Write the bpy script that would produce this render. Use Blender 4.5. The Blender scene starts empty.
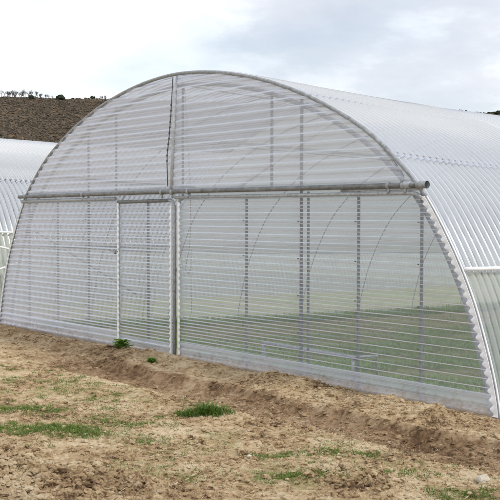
import bpy, math, random
import numpy as np
from mathutils import Vector, Matrix
random.seed(7); RNG = np.random.default_rng(11)
sc = bpy.context.scene
C = sc.collection
PI = math.pi

# ------------------------------------------------------------------ noise
_perm = np.random.default_rng(5).permutation(4096)
_ang = np.random.default_rng(6).random(4096) * 2 * PI
def perlin(x, y, seed=0):
    x = np.asarray(x, float); y = np.asarray(y, float)
    xi = np.floor(x).astype(np.int64); yi = np.floor(y).astype(np.int64)
    xf = x - xi; yf = y - yi
    u = xf**3 * (xf * (xf * 6 - 15) + 10); v = yf**3 * (yf * (yf * 6 - 15) + 10)
    def g(ix, iy, fx, fy):
        h = _perm[(_perm[(ix + seed * 131) & 4095] + iy) & 4095]
        a = _ang[h]
        return np.cos(a) * fx + np.sin(a) * fy
    n00 = g(xi, yi, xf, yf); n10 = g(xi + 1, yi, xf - 1, yf)
    n01 = g(xi, yi + 1, xf, yf - 1); n11 = g(xi + 1, yi + 1, xf - 1, yf - 1)
    return ((n00 * (1 - u) + n10 * u) * (1 - v) + (n01 * (1 - u) + n11 * u) * v) * 1.4
def fbm(x, y, octv=4, seed=0, gain=.5):
    s = 0; a = 1
    for o in range(octv):
        s = s + a * perlin(x * 2**o + 17.3 * o, y * 2**o - 9.1 * o, seed + o); a *= gain
    return s
_jx = np.random.default_rng(8).random(4096); _jy = np.random.default_rng(9).random(4096); _jh = np.random.default_rng(10).random(4096)
def worley(x, y, seed=0):
    xi = np.floor(x).astype(np.int64); yi = np.floor(y).astype(np.int64)
    f1 = np.full(x.shape, 9.); f2 = np.full(x.shape, 9.); hid = np.zeros(x.shape)
    for dx in (-1, 0, 1):
        for dy in (-1, 0, 1):
            cx = xi + dx; cy = yi + dy
            h = _perm[(_perm[(cx + seed * 57) & 4095] + cy) & 4095]
            d = np.hypot(cx + _jx[h] - x, cy + _jy[h] - y)
            n = d < f1
            f2 = np.where(n, f1, np.minimum(f2, d)); hid = np.where(n, _jh[h], hid); f1 = np.where(n, d, f1)
    return f1, f2, hid
def sstep(a, b, x):
    t = np.clip((x - a) / (b - a), 0, 1); return t * t * (3 - 2 * t)

# ------------------------------------------------------------------ mesh helpers
class MB:
    def __init__(s): s.v = []; s.f = []
    def quadgrid(s, P):
        P = np.asarray(P, float); n, m = P.shape[:2]; o = len(s.v)
        s.v.extend(map(tuple, P.reshape(-1, 3)))
        for i in range(n - 1):
            for j in range(m - 1):
                a = o + i * m + j
                s.f.append((a, a + 1, a + m + 1, a + m))
    def box(s, c, size, M=None):
        o = len(s.v); x, y, z = [q / 2 for q in size]
        for sx in (-1, 1):
            for sy in (-1, 1):
                for sz in (-1, 1):
                    p = Vector((sx * x, sy * y, sz * z))
                    if M is not None: p = M @ p
                    s.v.append((p.x + c[0], p.y + c[1], p.z + c[2]))
        for q in ((0, 1, 3, 2), (4, 6, 7, 5), (0, 4, 5, 1), (2, 3, 7, 6), (0, 2, 6, 4), (1, 5, 7, 3)):
            s.f.append(tuple(o + k for k in q))
    def tube(s, pts, r, n=8, caps=True, hollow=False):
        pts = [Vector(p) for p in pts]; o = len(s.v); k = len(pts)
        rs = r if isinstance(r, (list, tuple)) else [r] * k
        t0 = (pts[1] - pts[0]).normalized()
        ref = Vector((0, 0, 1)) if abs(t0.z) < .9 else Vector((1, 0, 0))
        nrm = t0.cross(ref).normalized()
        for i, p in enumerate(pts):
            t = (pts[min(i + 1, k - 1)] - pts[max(i - 1, 0)]).normalized()
            nrm = (nrm - t * nrm.dot(t)).normalized(); b = t.cross(nrm)
            for j in range(n):
                a = 2 * PI * j / n
                q = p + (nrm * math.cos(a) + b * math.sin(a)) * rs[i]; s.v.append(tuple(q))
        for i in range(k - 1):
            for j in range(n):
                a = o + i * n + j; b_ = o + i * n + (j + 1) % n
                s.f.append((a, b_, b_ + n, a + n))
        if caps:
            s.f.append(tuple(o + j for j in range(n))[::-1]); s.f.append(tuple(o + (k - 1) * n + j for j in range(n)))
    def build(s, name, mat, parent=None, smooth=True):
        me = bpy.data.meshes.new(name); me.from_pydata(s.v, [], s.f); me.update()
        if smooth: me.polygons.foreach_set('use_smooth', [True] * len(me.polygons))
        ms = mat if isinstance(mat, (list, tuple)) else [mat]
        for m in ms: me.materials.append(m)
        o = bpy.data.objects.new(name, me); C.objects.link(o)
        if parent is not None: o.parent = parent
        return o
def npmesh(name, V, F, mat, smooth=True):
    me = bpy.data.meshes.new(name)
    F = np.asarray(F, np.int32); k = F.shape[1]
    me.vertices.add(len(V)); me.vertices.foreach_set('co', np.asarray(V, np.float32).ravel())
    me.loops.add(F.size); me.loops.foreach_set('vertex_index', F.ravel())
    me.polygons.add(len(F)); me.polygons.foreach_set('loop_start', np.arange(0, F.size, k, dtype=np.int32))
    me.polygons.foreach_set('use_smooth', np.full(len(F), smooth, bool))
    me.update(calc_edges=True); me.validate()
    me.materials.append(mat)
    o = bpy.data.objects.new(name, me); C.objects.link(o)
    return o
def tag(o, label=None, cat=None, group=None, kind=None):
    if label: o['label'] = label
    if cat: o['category'] = cat
    if group: o['group'] = group
    if kind: o['kind'] = kind
    return o
def empty(name, loc, parent=None):
    o = bpy.data.objects.new(name, None); C.objects.link(o); o.location = loc; o.empty_display_size = .2
    if parent: o.parent = parent
    return o

# ------------------------------------------------------------------ materials
def newmat(name):
    m = bpy.data.materials.new(name); m.use_nodes = True
    nt = m.node_tree; nt.nodes.clear()
    out = nt.nodes.new('ShaderNodeOutputMaterial')
    return m, nt, out
def N(nt, typ, **kw):
    n = nt.nodes.new(typ)
    for k, v in kw.items():
        if k in n.inputs: n.inputs[k].default_value = v
        else: setattr(n, k, v)
    return n
def ramp(nt, stops):
    r = nt.nodes.new('ShaderNodeValToRGB'); e = r.color_ramp.elements
    while len(e) < len(stops): e.new(.5)
    for el, (p, c) in zip(e, stops):
        el.position = p; el.color = (*c, 1) if len(c) == 3 else c
    return r
def noise(nt, scale, detail=4, rough=.5, coord=None):
    n = N(nt, 'ShaderNodeTexNoise'); n.inputs['Scale'].default_value = scale
    n.inputs['Detail'].default_value = detail; n.inputs['Roughness'].default_value = rough
    if coord is not None: nt.links.new(coord, n.inputs['Vector'])
    return n
def simple(name, col, rough=.6, metal=0., var=.25, scale=12, bump=0., bscale=80):
    m, nt, out = newmat(name); L = nt.links.new
    tc = N(nt, 'ShaderNodeTexCoord')
    n = noise(nt, scale, 6, .6, tc.outputs['Object'])
    a = tuple(c * (1 - var) for c in col); b = tuple(min(1, c * (1 + var)) for c in col)
    r = ramp(nt, [(.3, a), (.7, b)]); L(n.outputs['Fac'], r.inputs['Fac'])
    p = N(nt, 'ShaderNodeBsdfPrincipled'); L(r.outputs['Color'], p.inputs['Base Color'])
    p.inputs['Roughness'].default_value = rough; p.inputs['Metallic'].default_value = metal
    if bump:
        nb = noise(nt, bscale, 4, .6, tc.outputs['Object']); bp = N(nt, 'ShaderNodeBump'); bp.inputs['Strength'].default_value = bump
        bp.inputs['Distance'].default_value = .01
        L(nb.outputs['Fac'], bp.inputs['Height']); L(bp.outputs['Normal'], p.inputs['Normal'])
    L(p.outputs['BSDF'], out.inputs['Surface'])
    return m
def sheetmat(name, col, opacity, edge, trans=.5, rough=.18, dirt=.15, valley=False, gl=1., mud=0.):
    """corrugated plastic: partly clear, partly milky"""
    m, nt, out = newmat(name); L = nt.links.new
    tc = N(nt, 'ShaderNodeTexCoord')
    d = N(nt, 'ShaderNodeBsdfDiffuse'); d.inputs['Color'].default_value = (*col, 1)
    t = N(nt, 'ShaderNodeBsdfTranslucent'); t.inputs['Color'].default_value = (*col, 1)
    if mud:         # soil splashed up the foot of the sheet
        sx = N(nt, 'ShaderNodeSeparateXYZ'); L(tc.outputs['Object'], sx.inputs[0])
        hz = N(nt, 'ShaderNodeMapRange'); L(sx.outputs['Z'], hz.inputs['Value']); hz.inputs['From Min'].default_value = .42; hz.inputs['From Max'].default_value = -.02
        nm = noise(nt, 16, 7, .75, tc.outputs['Object']); pm = N(nt, 'ShaderNodeMath', operation='MULTIPLY_ADD'); L(hz.outputs[0], pm.inputs[0]); pm.inputs[1].default_value = .55; L(nm.outputs['Fac'], pm.inputs[2])
        rm = N(nt, 'ShaderNodeMapRange'); L(pm.outputs[0], rm.inputs['Value']); rm.inputs['From Min'].default_value = .86; rm.inputs['From Max'].default_value = 1.2
        mc = N(nt, 'ShaderNodeMix', data_type='RGBA'); L(rm.outputs[0], mc.inputs['Factor']); mc.inputs['A'].default_value = (*col, 1); mc.inputs['B'].default_value = (.42, .33, .22, 1)
        L(mc.outputs['Result'], d.inputs['Color']); L(mc.outputs['Result'], t.inputs['Color'])
    if valley:      # darker grey along the valleys of the sheet, broken up by noise
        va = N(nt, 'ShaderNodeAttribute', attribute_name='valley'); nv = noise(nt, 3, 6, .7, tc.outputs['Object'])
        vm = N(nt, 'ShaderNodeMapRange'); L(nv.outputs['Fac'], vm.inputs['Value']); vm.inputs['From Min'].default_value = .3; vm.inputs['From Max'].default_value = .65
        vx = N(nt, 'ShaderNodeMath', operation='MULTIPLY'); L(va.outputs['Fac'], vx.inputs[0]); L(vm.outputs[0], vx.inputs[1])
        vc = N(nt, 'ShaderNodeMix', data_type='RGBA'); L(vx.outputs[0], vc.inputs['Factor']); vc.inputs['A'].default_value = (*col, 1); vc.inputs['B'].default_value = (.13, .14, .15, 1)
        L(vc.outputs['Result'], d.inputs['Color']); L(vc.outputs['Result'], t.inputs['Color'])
    mx = N(nt, 'ShaderNodeMixShader'); mx.inputs['Fac'].default_value = trans
    L(d.outputs[0], mx.inputs[1]); L(t.outputs[0], mx.inputs[2])
    g = N(nt, 'ShaderNodeBsdfGlossy'); g.inputs['Roughness'].default_value = rough; g.inputs['Color'].default_value = (gl, gl, gl, 1)
    lw = N(nt, 'ShaderNodeLayerWeight'); lw.inputs['Blend'].default_value = .25
    lf = N(nt, 'ShaderNodeLayerWeight'); lf.inputs['Blend'].default_value = .5
    mf = N(nt, 'ShaderNodeMapRange', interpolation_type='SMOOTHSTEP'); L(lf.outputs['Facing'], mf.inputs['Value'])
    mf.inputs['From Min'].default_value = .48; mf.inputs['From Max'].default_value = .67
    mg = N(nt, 'ShaderNodeMixShader'); L(lw.outputs['Fresnel'], mg.inputs['Fac']); L(mx.outputs[0], mg.inputs[1]); L(g.outputs[0], mg.inputs[2])
    tr = N(nt, 'ShaderNodeBsdfTransparent'); tr.inputs['Color'].default_value = (.95, .96, .96, 1)
    mo = N(nt, 'ShaderNodeMixShader')
    n1 = noise(nt, 1.3, 8, .65, tc.outputs['Object'])
    ma = N(nt, 'ShaderNodeMath', operation='MULTIPLY_ADD'); L(n1.outputs['Fac'], ma.inputs[0]); ma.inputs[1].default_value = dirt; ma.inputs[2].default_value = opacity - dirt * .5
    me_ = N(nt, 'ShaderNodeMath', operation='MULTIPLY_ADD'); L(mf.outputs[0], me_.inputs[0]); me_.inputs[1].default_value = edge; L(ma.outputs[0], me_.inputs[2])
    me_.use_clamp = True
    L(me_.outputs[0], mo.inputs['Fac']); L(tr.outputs[0], mo.inputs[1]); L(mg.outputs[0], mo.inputs[2])
    L(mo.outputs[0], out.inputs['Surface'])
    return m
M = {}
M['face_low'] = sheetmat('clear_corrugated_sheet', (.84, .875, 1.0), .20, .80, trans=.38, rough=.3, dirt=.08, mud=1.)
M['face_up'] = sheetmat('milky_corrugated_sheet', (.86, .89, 1.0), .47, .48, trans=.4, rough=.3, dirt=.08)
M['skirt'] = sheetmat('skirt_sheet', (.83, .86, .98), .58, .4, trans=.35, rough=.3, mud=1.)
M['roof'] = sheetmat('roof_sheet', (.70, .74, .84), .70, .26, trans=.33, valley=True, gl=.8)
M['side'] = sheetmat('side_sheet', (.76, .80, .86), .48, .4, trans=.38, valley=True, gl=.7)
M['film'] = sheetmat('white_film', (.79, .815, .87), .88, .1, trans=.33, gl=.8)
M['galv'] = simple('galvanised_steel', (.36, .385, .41), .45, .15, .3, 25)
M['hoop'] = simple('weathered_grey_pipe', (.27, .29, .31), .5, .1, .4, 20)
M['bar'] = simple('dull_brown_grey_pipe', (.17, .178, .18), .55, .1, .4, 14)
M['post'] = simple('grey_aluminium_post', (.15, .16, .175), .5, .1, .3, 20)
M['pale'] = simple('pale_galvanised_pipe', (.52, .545, .57), .5, .1, .25, 20)
M['white'] = simple('white_plastic', (.82, .84, .88), .5, 0, .12, 9)
M['dark'] = simple('dark_rope', (.11, .11, .11), .8, 0, .3, 30)
M['screw'] = simple('dark_screw', (.16, .16, .16), .5, .3, .2, 30)
M['cord'] = simple('grey_cord', (.30, .30, .30), .8, 0, .2, 30)
M['rock'] = simple('pale_stone', (.46, .41, .33), .9, 0, .3, 30, .6, 60)
M['bark'] = simple('bare_bark', (.13, .112, .10), .9, 0, .3, 1)
M['evergreen'] = simple('dark_evergreen', (.022, .033, .014), .9, 0, .5, 1)

def grassmat(name, a, b, c):
    m, nt, out = newmat(name); L = nt.links.new
    at = N(nt, 'ShaderNodeTexCoord'); n = noise(nt, 9, 4, .6, at.outputs['Object'])
    n2 = noise(nt, 90, 2, .6, at.outputs['Object'])
    mm = N(nt, 'ShaderNodeMath', operation='MULTIPLY_ADD'); L(n2.outputs['Fac'], mm.inputs[0]); mm.inputs[1].default_value = .7
    m2 = N(nt, 'ShaderNodeMath', operation='MULTIPLY_ADD'); L(n.outputs['Fac'], m2.inputs[0]); m2.inputs[1].default_value = .5; m2.inputs[2].default_value = -.1
    L(m2.outputs[0], mm.inputs[2])
    r = ramp(nt, [(.3, a), (.48, b), (.66, c)]); L(mm.outputs[0], r.inputs['Fac'])
    p = N(nt, 'ShaderNodeBsdfPrincipled'); p.inputs['Roughness'].default_value = .55; L(r.outputs[0], p.inputs['Base Color'])
    t = N(nt, 'ShaderNodeBsdfTranslucent'); L(r.outputs[0], t.inputs['Color'])
    mx = N(nt, 'ShaderNodeMixShader'); mx.inputs['Fac'].default_value = .3
    L(p.outputs[0], mx.inputs[1]); L(t.outputs[0], mx.inputs[2]); L(mx.outputs[0], out.inputs['Surface'])
    return m
M['grass'] = grassmat('fresh_grass', (.06, .11, .008), (.11, .185, .016), (.20, .25, .05))
M['tuft'] = grassmat('tuft_grass', (.05, .10, .008), (.09, .17, .016), (.18, .24, .05))
M['weed'] = grassmat('weed_leaf', (.10, .21, .03), (.17, .32, .05), (.26, .38, .08))
M['straw'] = simple('dry_straw', (.50, .41, .27), .8, 0, .3, 30)

# soil
def soilmat():
    m, nt, out = newmat('dry_tilled_soil'); L = nt.links.new
    tc = N(nt, 'ShaderNodeTexCoord'); co = tc.outputs['Object']
    at = N(nt, 'ShaderNodeAttribute', attribute_name='moist_shade'); gr = N(nt, 'ShaderNodeAttribute', attribute_name='mossy')
    n1 = noise(nt, 1.6, 8, .68, co); n2 = noise(nt, 16, 8, .7, co); n3 = noise(nt, 150, 6, .8, co)
    dry = ramp(nt, [(.25, (.15, .09, .05)), (.38, (.40, .272, .15)), (.55, (.54, .39, .225)), (.78, (.70, .57, .385))])
    wet_shade = ramp(nt, [(.25, (.115, .067, .036)), (.5, (.25, .155, .086)), (.75, (.39, .265, .16))])
    mm = N(nt, 'ShaderNodeMath', operation='MULTIPLY_ADD'); L(n2.outputs['Fac'], mm.inputs[0]); mm.inputs[1].default_value = .75
    m1 = N(nt, 'ShaderNodeMath', operation='MULTIPLY_ADD'); L(n1.outputs['Fac'], m1.inputs[0]); m1.inputs[1].default_value = .75; m1.inputs[2].default_value = -.44
    m3 = N(nt, 'ShaderNodeMath', operation='MULTIPLY_ADD'); L(n3.outputs['Fac'], m3.inputs[0]); m3.inputs[1].default_value = .42; L(m1.outputs[0], m3.inputs[2])
    L(m3.outputs[0], mm.inputs[2])
    ct = N(nt, 'ShaderNodeMapRange'); ct.clamp = False; L(mm.outputs[0], ct.inputs['Value']); ct.inputs['From Min'].default_value = .27; ct.inputs['From Max'].default_value = .73
    L(ct.outputs[0], dry.inputs['Fac']); L(ct.outputs[0], wet_shade.inputs['Fac'])
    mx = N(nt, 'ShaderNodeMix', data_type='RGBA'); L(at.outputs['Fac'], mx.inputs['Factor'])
    L(dry.outputs[0], mx.inputs['A']); L(wet_shade.outputs[0], mx.inputs['B'])
    # low moss / seedlings
    ng = noise(nt, 26, 6, .7, co)
    rg = ramp(nt, [(.42, (0, 0, 0)), (.6, (1, 1, 1))]); L(ng.outputs['Fac'], rg.inputs['Fac'])
    mk = N(nt, 'ShaderNodeMapRange'); L(rg.outputs[0], mk.inputs['Value']); mk.inputs['To Min'].default_value = .5
    mg = N(nt, 'ShaderNodeMath', operation='MULTIPLY'); L(mk.outputs[0], mg.inputs[0]); L(gr.outputs['Fac'], mg.inputs[1])
    cg = ramp(nt, [(.35, (.11, .20, .03)), (.65, (.21, .31, .065))]); L(n2.outputs['Fac'], cg.inputs['Fac'])
    mx2 = N(nt, 'ShaderNodeMix', data_type='RGBA'); L(mg.outputs[0], mx2.inputs['Factor']); L(mx.outputs['Result'], mx2.inputs['A']); L(cg.outputs[0], mx2.inputs['B'])
    p = N(nt, 'ShaderNodeBsdfPrincipled'); p.inputs['Roughness'].default_value = .95; p.inputs['Specular IOR Level'].default_value = .15
    L(mx2.outputs['Result'], p.inputs['Base Color'])
    b1 = noise(nt, 48, 10, .8, co); b2 = noise(nt, 210, 6, .8, co)
    bm = N(nt, 'ShaderNodeMath', operation='MULTIPLY_ADD'); L(b2.outputs['Fac'], bm.inputs[0]); bm.inputs[1].default_value = .5; L(b1.outputs['Fac'], bm.inputs[2])
    bp = N(nt, 'ShaderNodeBump'); bp.inputs['Strength'].default_value = 1; bp.inputs['Distance'].default_value = .012
    L(bm.outputs[0], bp.inputs['Height']); L(bp.outputs[0], p.inputs['Normal']); L(p.outputs[0], out.inputs['Surface'])
    return m
M['soil'] = soilmat()

# ------------------------------------------------------------------ ground
def drop(y): return .34 * (1 - np.exp(-np.maximum(y, 0) / 5.5))
ROUGH = [(4.45, -4.0, .95, .55, 1.0), (5.65, -2.42, .42, .24, .9), (3.5, -4.1, .6, .5, .8), (-.3, -.9, .9, .25, .5), (-2.6, -.6, .8, .25, .5), (6.3, -1.2, .6, .3, .5)]
def rough_mask(x, y):
    m = np.zeros_like(x)
    for (a, b, rx, ry, w) in ROUGH:
        d = np.hypot((x - a) / rx, (y - b) / ry) + .35 * perlin(x * 2.2, y * 2.2, 40)
        m = np.maximum(m, w * (1 - sstep(.6, 1.25, d)))
    return m
def ground_h(x, y, fine=True):
    x = np.asarray(x, float); y = np.asarray(y, float)
    z = -drop(y)
    near = (1 - sstep(8, 14, np.abs(x))) * (1 - sstep(6.5, 10, np.abs(y + 2)))
    wob = .10 * perlin(x * .55, x * 0 + 3.3, 20) + .05 * perlin(x * 1.9, x * 0 + 1.3, 21)
    amp = .35 + .65 * sstep(-2.2, .6, x)
    # heap of dug soil thrown against the wall
    ym = -.41 + wob
    prof = np.where(y > ym, np.exp(-((y - ym) / .27)**2), np.exp(-((y - ym) / .24)**2))
    endfade = 1 - sstep(4.35, 5.0, x)
    z = z + near * prof * (.02 + .085 * amp) * (.8 + .45 * perlin(x * 1.4, y * 1.4, 22) + .35 * perlin(x * 4.5, y * 3, 25)) * endfade * (1 - .85 * sstep(.0, .12, y))
    # the trench in front of it
    yt = -1.13 + wob * .8 + .05 * sstep(1, 4, x)
    jit = .05 * perlin(x * 2.7, x * 0 + 8.1, 23) + .025 * perlin(x * 9, y * 4, 24)
    tr = sstep(-.62, -.12, y - yt) * (1 - sstep(.165, .265, y - yt + jit))
    tfade = sstep(-1.5, .8, x) * (1 - .6 * sstep(5.2, 6.6, x))
    z = z - near * tr * .078 * tfade
    # step at the far lip of the trench
    z = z + near * tfade * .03 * sstep(-.10, -.02, y - yt - .18) * (1 - sstep(.1, .5, y - yt - .2))
    # flat trodden ground with shallow ruts
    z = z + near * .018 * np.exp(-((y + 1.62 - wob * .5) / .14)**2) * sstep(-.5, 1, x)
    z = z - near * .02 * np.exp(-((y + 2.15 - wob) / .22)**2) * (.5 + perlin(x * .8, y * .8, 27))
    z = z + near * (.028 * fbm(x * .9, y * .9, 3, 30) + .012 * fbm(x * 4, y * 5, 4, 31))
    if fine:
        r = rough_mask(x, y) * near
        heap = np.exp(-(((x - 5.75) / .5)**2 + ((y + 2.48) / .26)**2)) * .08
        heap = heap + np.exp(-(((x - 4.3) / 1.0)**2 + ((y + 4.15) / .5)**2)) * .05
        z = z + heap * (.7 + .6 * perlin(x * 3, y * 3, 33))
        soft = near * np.clip(prof * .9 + .25 + .5 * tr, 0, 1) * .5 * sstep(.05, -.1, y)
        k = np.maximum(r, soft * (.35 + .5 * np.clip(perlin(x * 1.3, y * 1.3, 37) + .3, 0, 1)))
        wx = x + .05 * perlin(x * 6, y * 6, 50); wy = y + .05 * perlin(x * 6, y * 6, 51)
        f1, f2, hid = worley(wx * 13, wy * 13, 1)
        z = z + k * (.020 + .03 * hid) * (np.sqrt(np.clip(1 - (f1 * 1.25)**2, 0, 1)) * sstep(.0, .22, f2 - f1) - .45)
        f1, f2, hid = worley(wx * 34, wy * 34, 2)
        z = z + (k * .9 + .10 * near) * .015 * (.4 + hid) * (np.sqrt(np.clip(1 - (f1 * 1.3)**2, 0, 1)) * sstep(0, .25, f2 - f1) - .4)
        z = z + near * .011 * fbm(x * 13, y * 15, 3, 34) * (.5 + k) + near * .0035 * fbm(x * 37, y * 40, 2, 35)
    return z
def moist_shade(x, y):
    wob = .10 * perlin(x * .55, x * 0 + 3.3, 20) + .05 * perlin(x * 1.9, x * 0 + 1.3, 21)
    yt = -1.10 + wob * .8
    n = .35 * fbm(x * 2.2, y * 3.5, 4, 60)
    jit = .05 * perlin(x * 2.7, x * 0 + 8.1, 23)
    t = np.maximum(sstep(-.5, -.25, y - yt) * (1 - sstep(.2, .34, y - yt + jit)) * .9, np.exp(-((y - yt - .21 + jit) / .05)**2) * 1.) * sstep(-2.5, 0.5, x)  # damp trench floor; shade of the overhanging far lip is painted in too
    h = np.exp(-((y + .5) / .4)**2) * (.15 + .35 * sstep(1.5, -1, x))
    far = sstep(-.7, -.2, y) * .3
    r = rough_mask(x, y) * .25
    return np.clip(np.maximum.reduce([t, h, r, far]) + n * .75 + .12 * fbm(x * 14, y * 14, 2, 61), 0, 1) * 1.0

def axis(a, b, step, lo, hi, ratio=1.22):
    core = list(np.arange(a, b, step)); s = step
    up = [core[-1]]
    while up[-1] < hi: s *= ratio; up.append(up[-1] + s)
    s = step; dn = [core[0]]
    while dn[-1] > lo: s *= ratio; dn.append(dn[-1] - s)
    return np.array(dn[:0:-1] + core + up[1:])
xs1 = np.arange(-5.5, 2.2, .02); xs2 = np.arange(2.2, 7.3, .0095)
xa = np.concatenate([xs1, xs2])
ax = axis(0, .03, .02, -2500, 2500)
up = []; p_ = xa[-1]; s_ = .0095
while p_ < 2500: s_ *= 1.2; p_ += s_; up.append(p_)
dn = []; p_ = xa[0]; s_ = .02
while p_ > -2500: s_ *= 1.15; p_ -= s_; dn.append(p_)
XA = np.concatenate([dn[::-1], xa, up])
ya = np.arange(-5.0, .25, .0115)
up = []; p_ = ya[-1]; s_ = .0115
while p_ < 2500: s_ = min(s_ * 1.12, .15) if p_ < 16 else s_ * 1.2; p_ += s_; up.append(p_)
dn = []; p_ = ya[0]; s_ = .0115
while p_ > -2500: s_ *= 1.2; p_ -= s_; dn.append(p_)
YA = np.concatenate([dn[::-1], ya, up])
GX, GY = np.meshgrid(XA, YA, indexing='ij')
GZ = ground_h(GX, GY)
# dug straight down at the foot of the sheet
V = np.stack([GX, GY, GZ], -1).reshape(-1, 3)
nx, ny = GX.shape
ii, jj = np.meshgrid(np.arange(nx - 1), np.arange(ny - 1), indexing='ij')
a = (ii * ny + jj).ravel(); F = np.stack([a, a + ny, a + ny + 1, a + 1], -1)
ground = npmesh('ground', V, F, M['soil'])
tag(ground, 'dry tan tilled soil with a shallow trench before the greenhouse', kind='structure')
mo = moist_shade(GX, GY)
inside = sstep(.2, .8, GY) * (1 - sstep(4.4, 4.9, np.abs(GX))) * (1 - sstep(15, 17, GY))
gap = sstep(1.0, 3.0, GY) * (1 - inside)
rows = .5 + .5 * np.cos(GX * 2 * PI / 1.5)
mossy = np.clip(inside * (.85 + .15 * sstep(.25, .7, rows + .5 * perlin(GX * 1.2, GY * .6, 71))) * (.7 + .3 * sstep(-2.6, -.6, GX)) + .95 * gap * (.75 + .25 * sstep(-.3, .3, perlin(GX * .5, GY * .5, 75)))
                + .28 * sstep(.05, .5, fbm(GX * 1.3, GY * 2.0, 3, 70)) * sstep(-1.55, -1.9, GY) * (1 - rough_mask(GX, GY)), 0, 1)
for nme, arr in (('moist_shade', mo), ('mossy', mossy)):
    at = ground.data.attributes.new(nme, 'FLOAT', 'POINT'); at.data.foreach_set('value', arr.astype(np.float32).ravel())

def gz(x, y): return float(ground_h(np.array([x]), np.array([y]))[0])

# ------------------------------------------------------------------ clods (loose soil crumbs nobody could count)
ico_v = None
def ico():
    t = (1 + 5**.5) / 2
    v = np.array([(-1, t, 0), (1, t, 0), (-1, -t, 0), (1, -t, 0), (0, -1, t), (0, 1, t), (0, -1, -t), (0, 1, -t), (t, 0, -1), (t, 0, 1), (-t, 0, -1), (-t, 0, 1)], float)
    f = np.array([(0, 11, 5), (0, 5, 1), (0, 1, 7), (0, 7, 10), (0, 10, 11), (1, 5, 9), (5, 11, 4), (11, 10, 2), (10, 7, 6), (7, 1, 8), (3, 9, 4), (3, 4, 2), (3, 2, 6), (3, 6, 8), (3, 8, 9), (4, 9, 5), (2, 4, 11), (6, 2, 10), (8, 6, 7), (9, 8, 1)])
    return v / np.linalg.norm(v[0]), f
IV, IF = ico()
def subdiv(v, f):
    v = list(map(tuple, v)); c = {}; nf = []
    def mid(a, b):
        k = (min(a, b), max(a, b))
        if k not in c:
            m_ = (np.array(v[a]) + np.array(v[b])) / 2; v.append(tuple(m_ / np.linalg.norm(m_))); c[k] = len(v) - 1
        return c[k]
    for a, b, d in f:
        x, y, z = mid(a, b), mid(b, d), mid(d, a); nf += [(a, x, z), (b, y, x), (d, z, y), (x, y, z)]
    return np.array(v), np.array(nf)
IV2, IF2 = subdiv(IV, IF)
def lumps(px, py, sz, base=(IV2, IF2), flat=.7, sink=.25, rough=.2):
    n = len(px); bv, bf = base; k = len(bv)
    ang = RNG.random(n) * 2 * PI
    sc3 = np.stack([.7 + .6 * RNG.random(n), .7 + .6 * RNG.random(n), flat * (.7 + .6 * RNG.random(n))], -1)
    rad = 1 + rough * RNG.standard_normal((n, k))
    P = bv[None] * rad[..., None] * sc3[:, None, :] * sz[:, None, None]
    c, s = np.cos(ang)[:, None], np.sin(ang)[:, None]
    X = P[..., 0] * c - P[..., 1] * s + px[:, None]; Y = P[..., 0] * s + P[..., 1] * c + py[:, None]
    Z = P[..., 2] + (ground_h(px, py) + sz * sink)[:, None]
    V = np.stack([X, Y, Z], -1).reshape(-1, 3)
    F = (bf[None] + (np.arange(n) * k)[:, None, None]).reshape(-1, 3)
    return V, F
n = 90000
cx = np.where(RNG.random(n) < .6, RNG.uniform(2.0, 7.2, n), RNG.uniform(-5.5, 7.2, n)); cy = RNG.uniform(-4.9, -.08, n)
wob = .10 * perlin(cx * .55, cx * 0 + 3.3, 20)
dens = np.maximum(rough_mask(cx, cy), np.maximum(.75 * np.exp(-((cy + .5 - wob) / .3)**2) * np.where(cx < 4.8, 1, .3), .28 + .4 * np.clip(perlin(cx * 1.5, cy * 1.5, 80), 0, 1)))
keep = RNG.random(n) < dens * .75
cx, cy = cx[keep], cy[keep]
sz = np.exp(RNG.normal(math.log(.0065), .6, len(cx))) * (1 + 1.0 * rough_mask(cx, cy))
sz = np.clip(sz, .003, .026)
V, F = lumps(cx, cy, sz)
cl = npmesh('soil_clods', V, F, M['soil'], smooth=False)
tag(cl, 'loose crumbs and clods of tan soil strewn over the ground', 'soil', kind='stuff')
at = cl.data.attributes.new('moist_shade', 'FLOAT', 'POINT')
at.data.foreach_set('value', np.repeat(np.clip(moist_shade(cx, cy) * .7 + RNG.normal(0, .15, len(cx)), 0, 1), len(IV2)).astype(np.float32))

# dry straw litter
n = 7000
sx = RNG.uniform(1.5, 7, n); sy = RNG.uniform(-4.8, -.15, n)
sl = RNG.uniform(.006, .032, n); sa = RNG.random(n) * PI; szz = ground_h(sx, sy) + .006
w = .0007
dx, dy = np.cos(sa), np.sin(sa)
P = np.stack([np.stack([sx - dx * sl - dy * w, sy - dy * sl + dx * w, szz], -1), np.stack([sx - dx * sl + dy * w, sy - dy * sl - dx * w, szz], -1),
              np.stack([sx + dx * sl + dy * w, sy + dy * sl - dx * w, szz + RNG.uniform(0, .015, n)], -1), np.stack([sx + dx * sl - dy * w, sy + dy * sl + dx * w, szz + RNG.uniform(0, .015, n)], -1)], 1).reshape(-1, 3)
st = npmesh('straw_litter', P, np.arange(4 * n).reshape(-1, 4), M['straw'], smooth=False)
tag(st, 'thin dry straw bits scattered over the tan soil', 'straw', kind='stuff')

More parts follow.
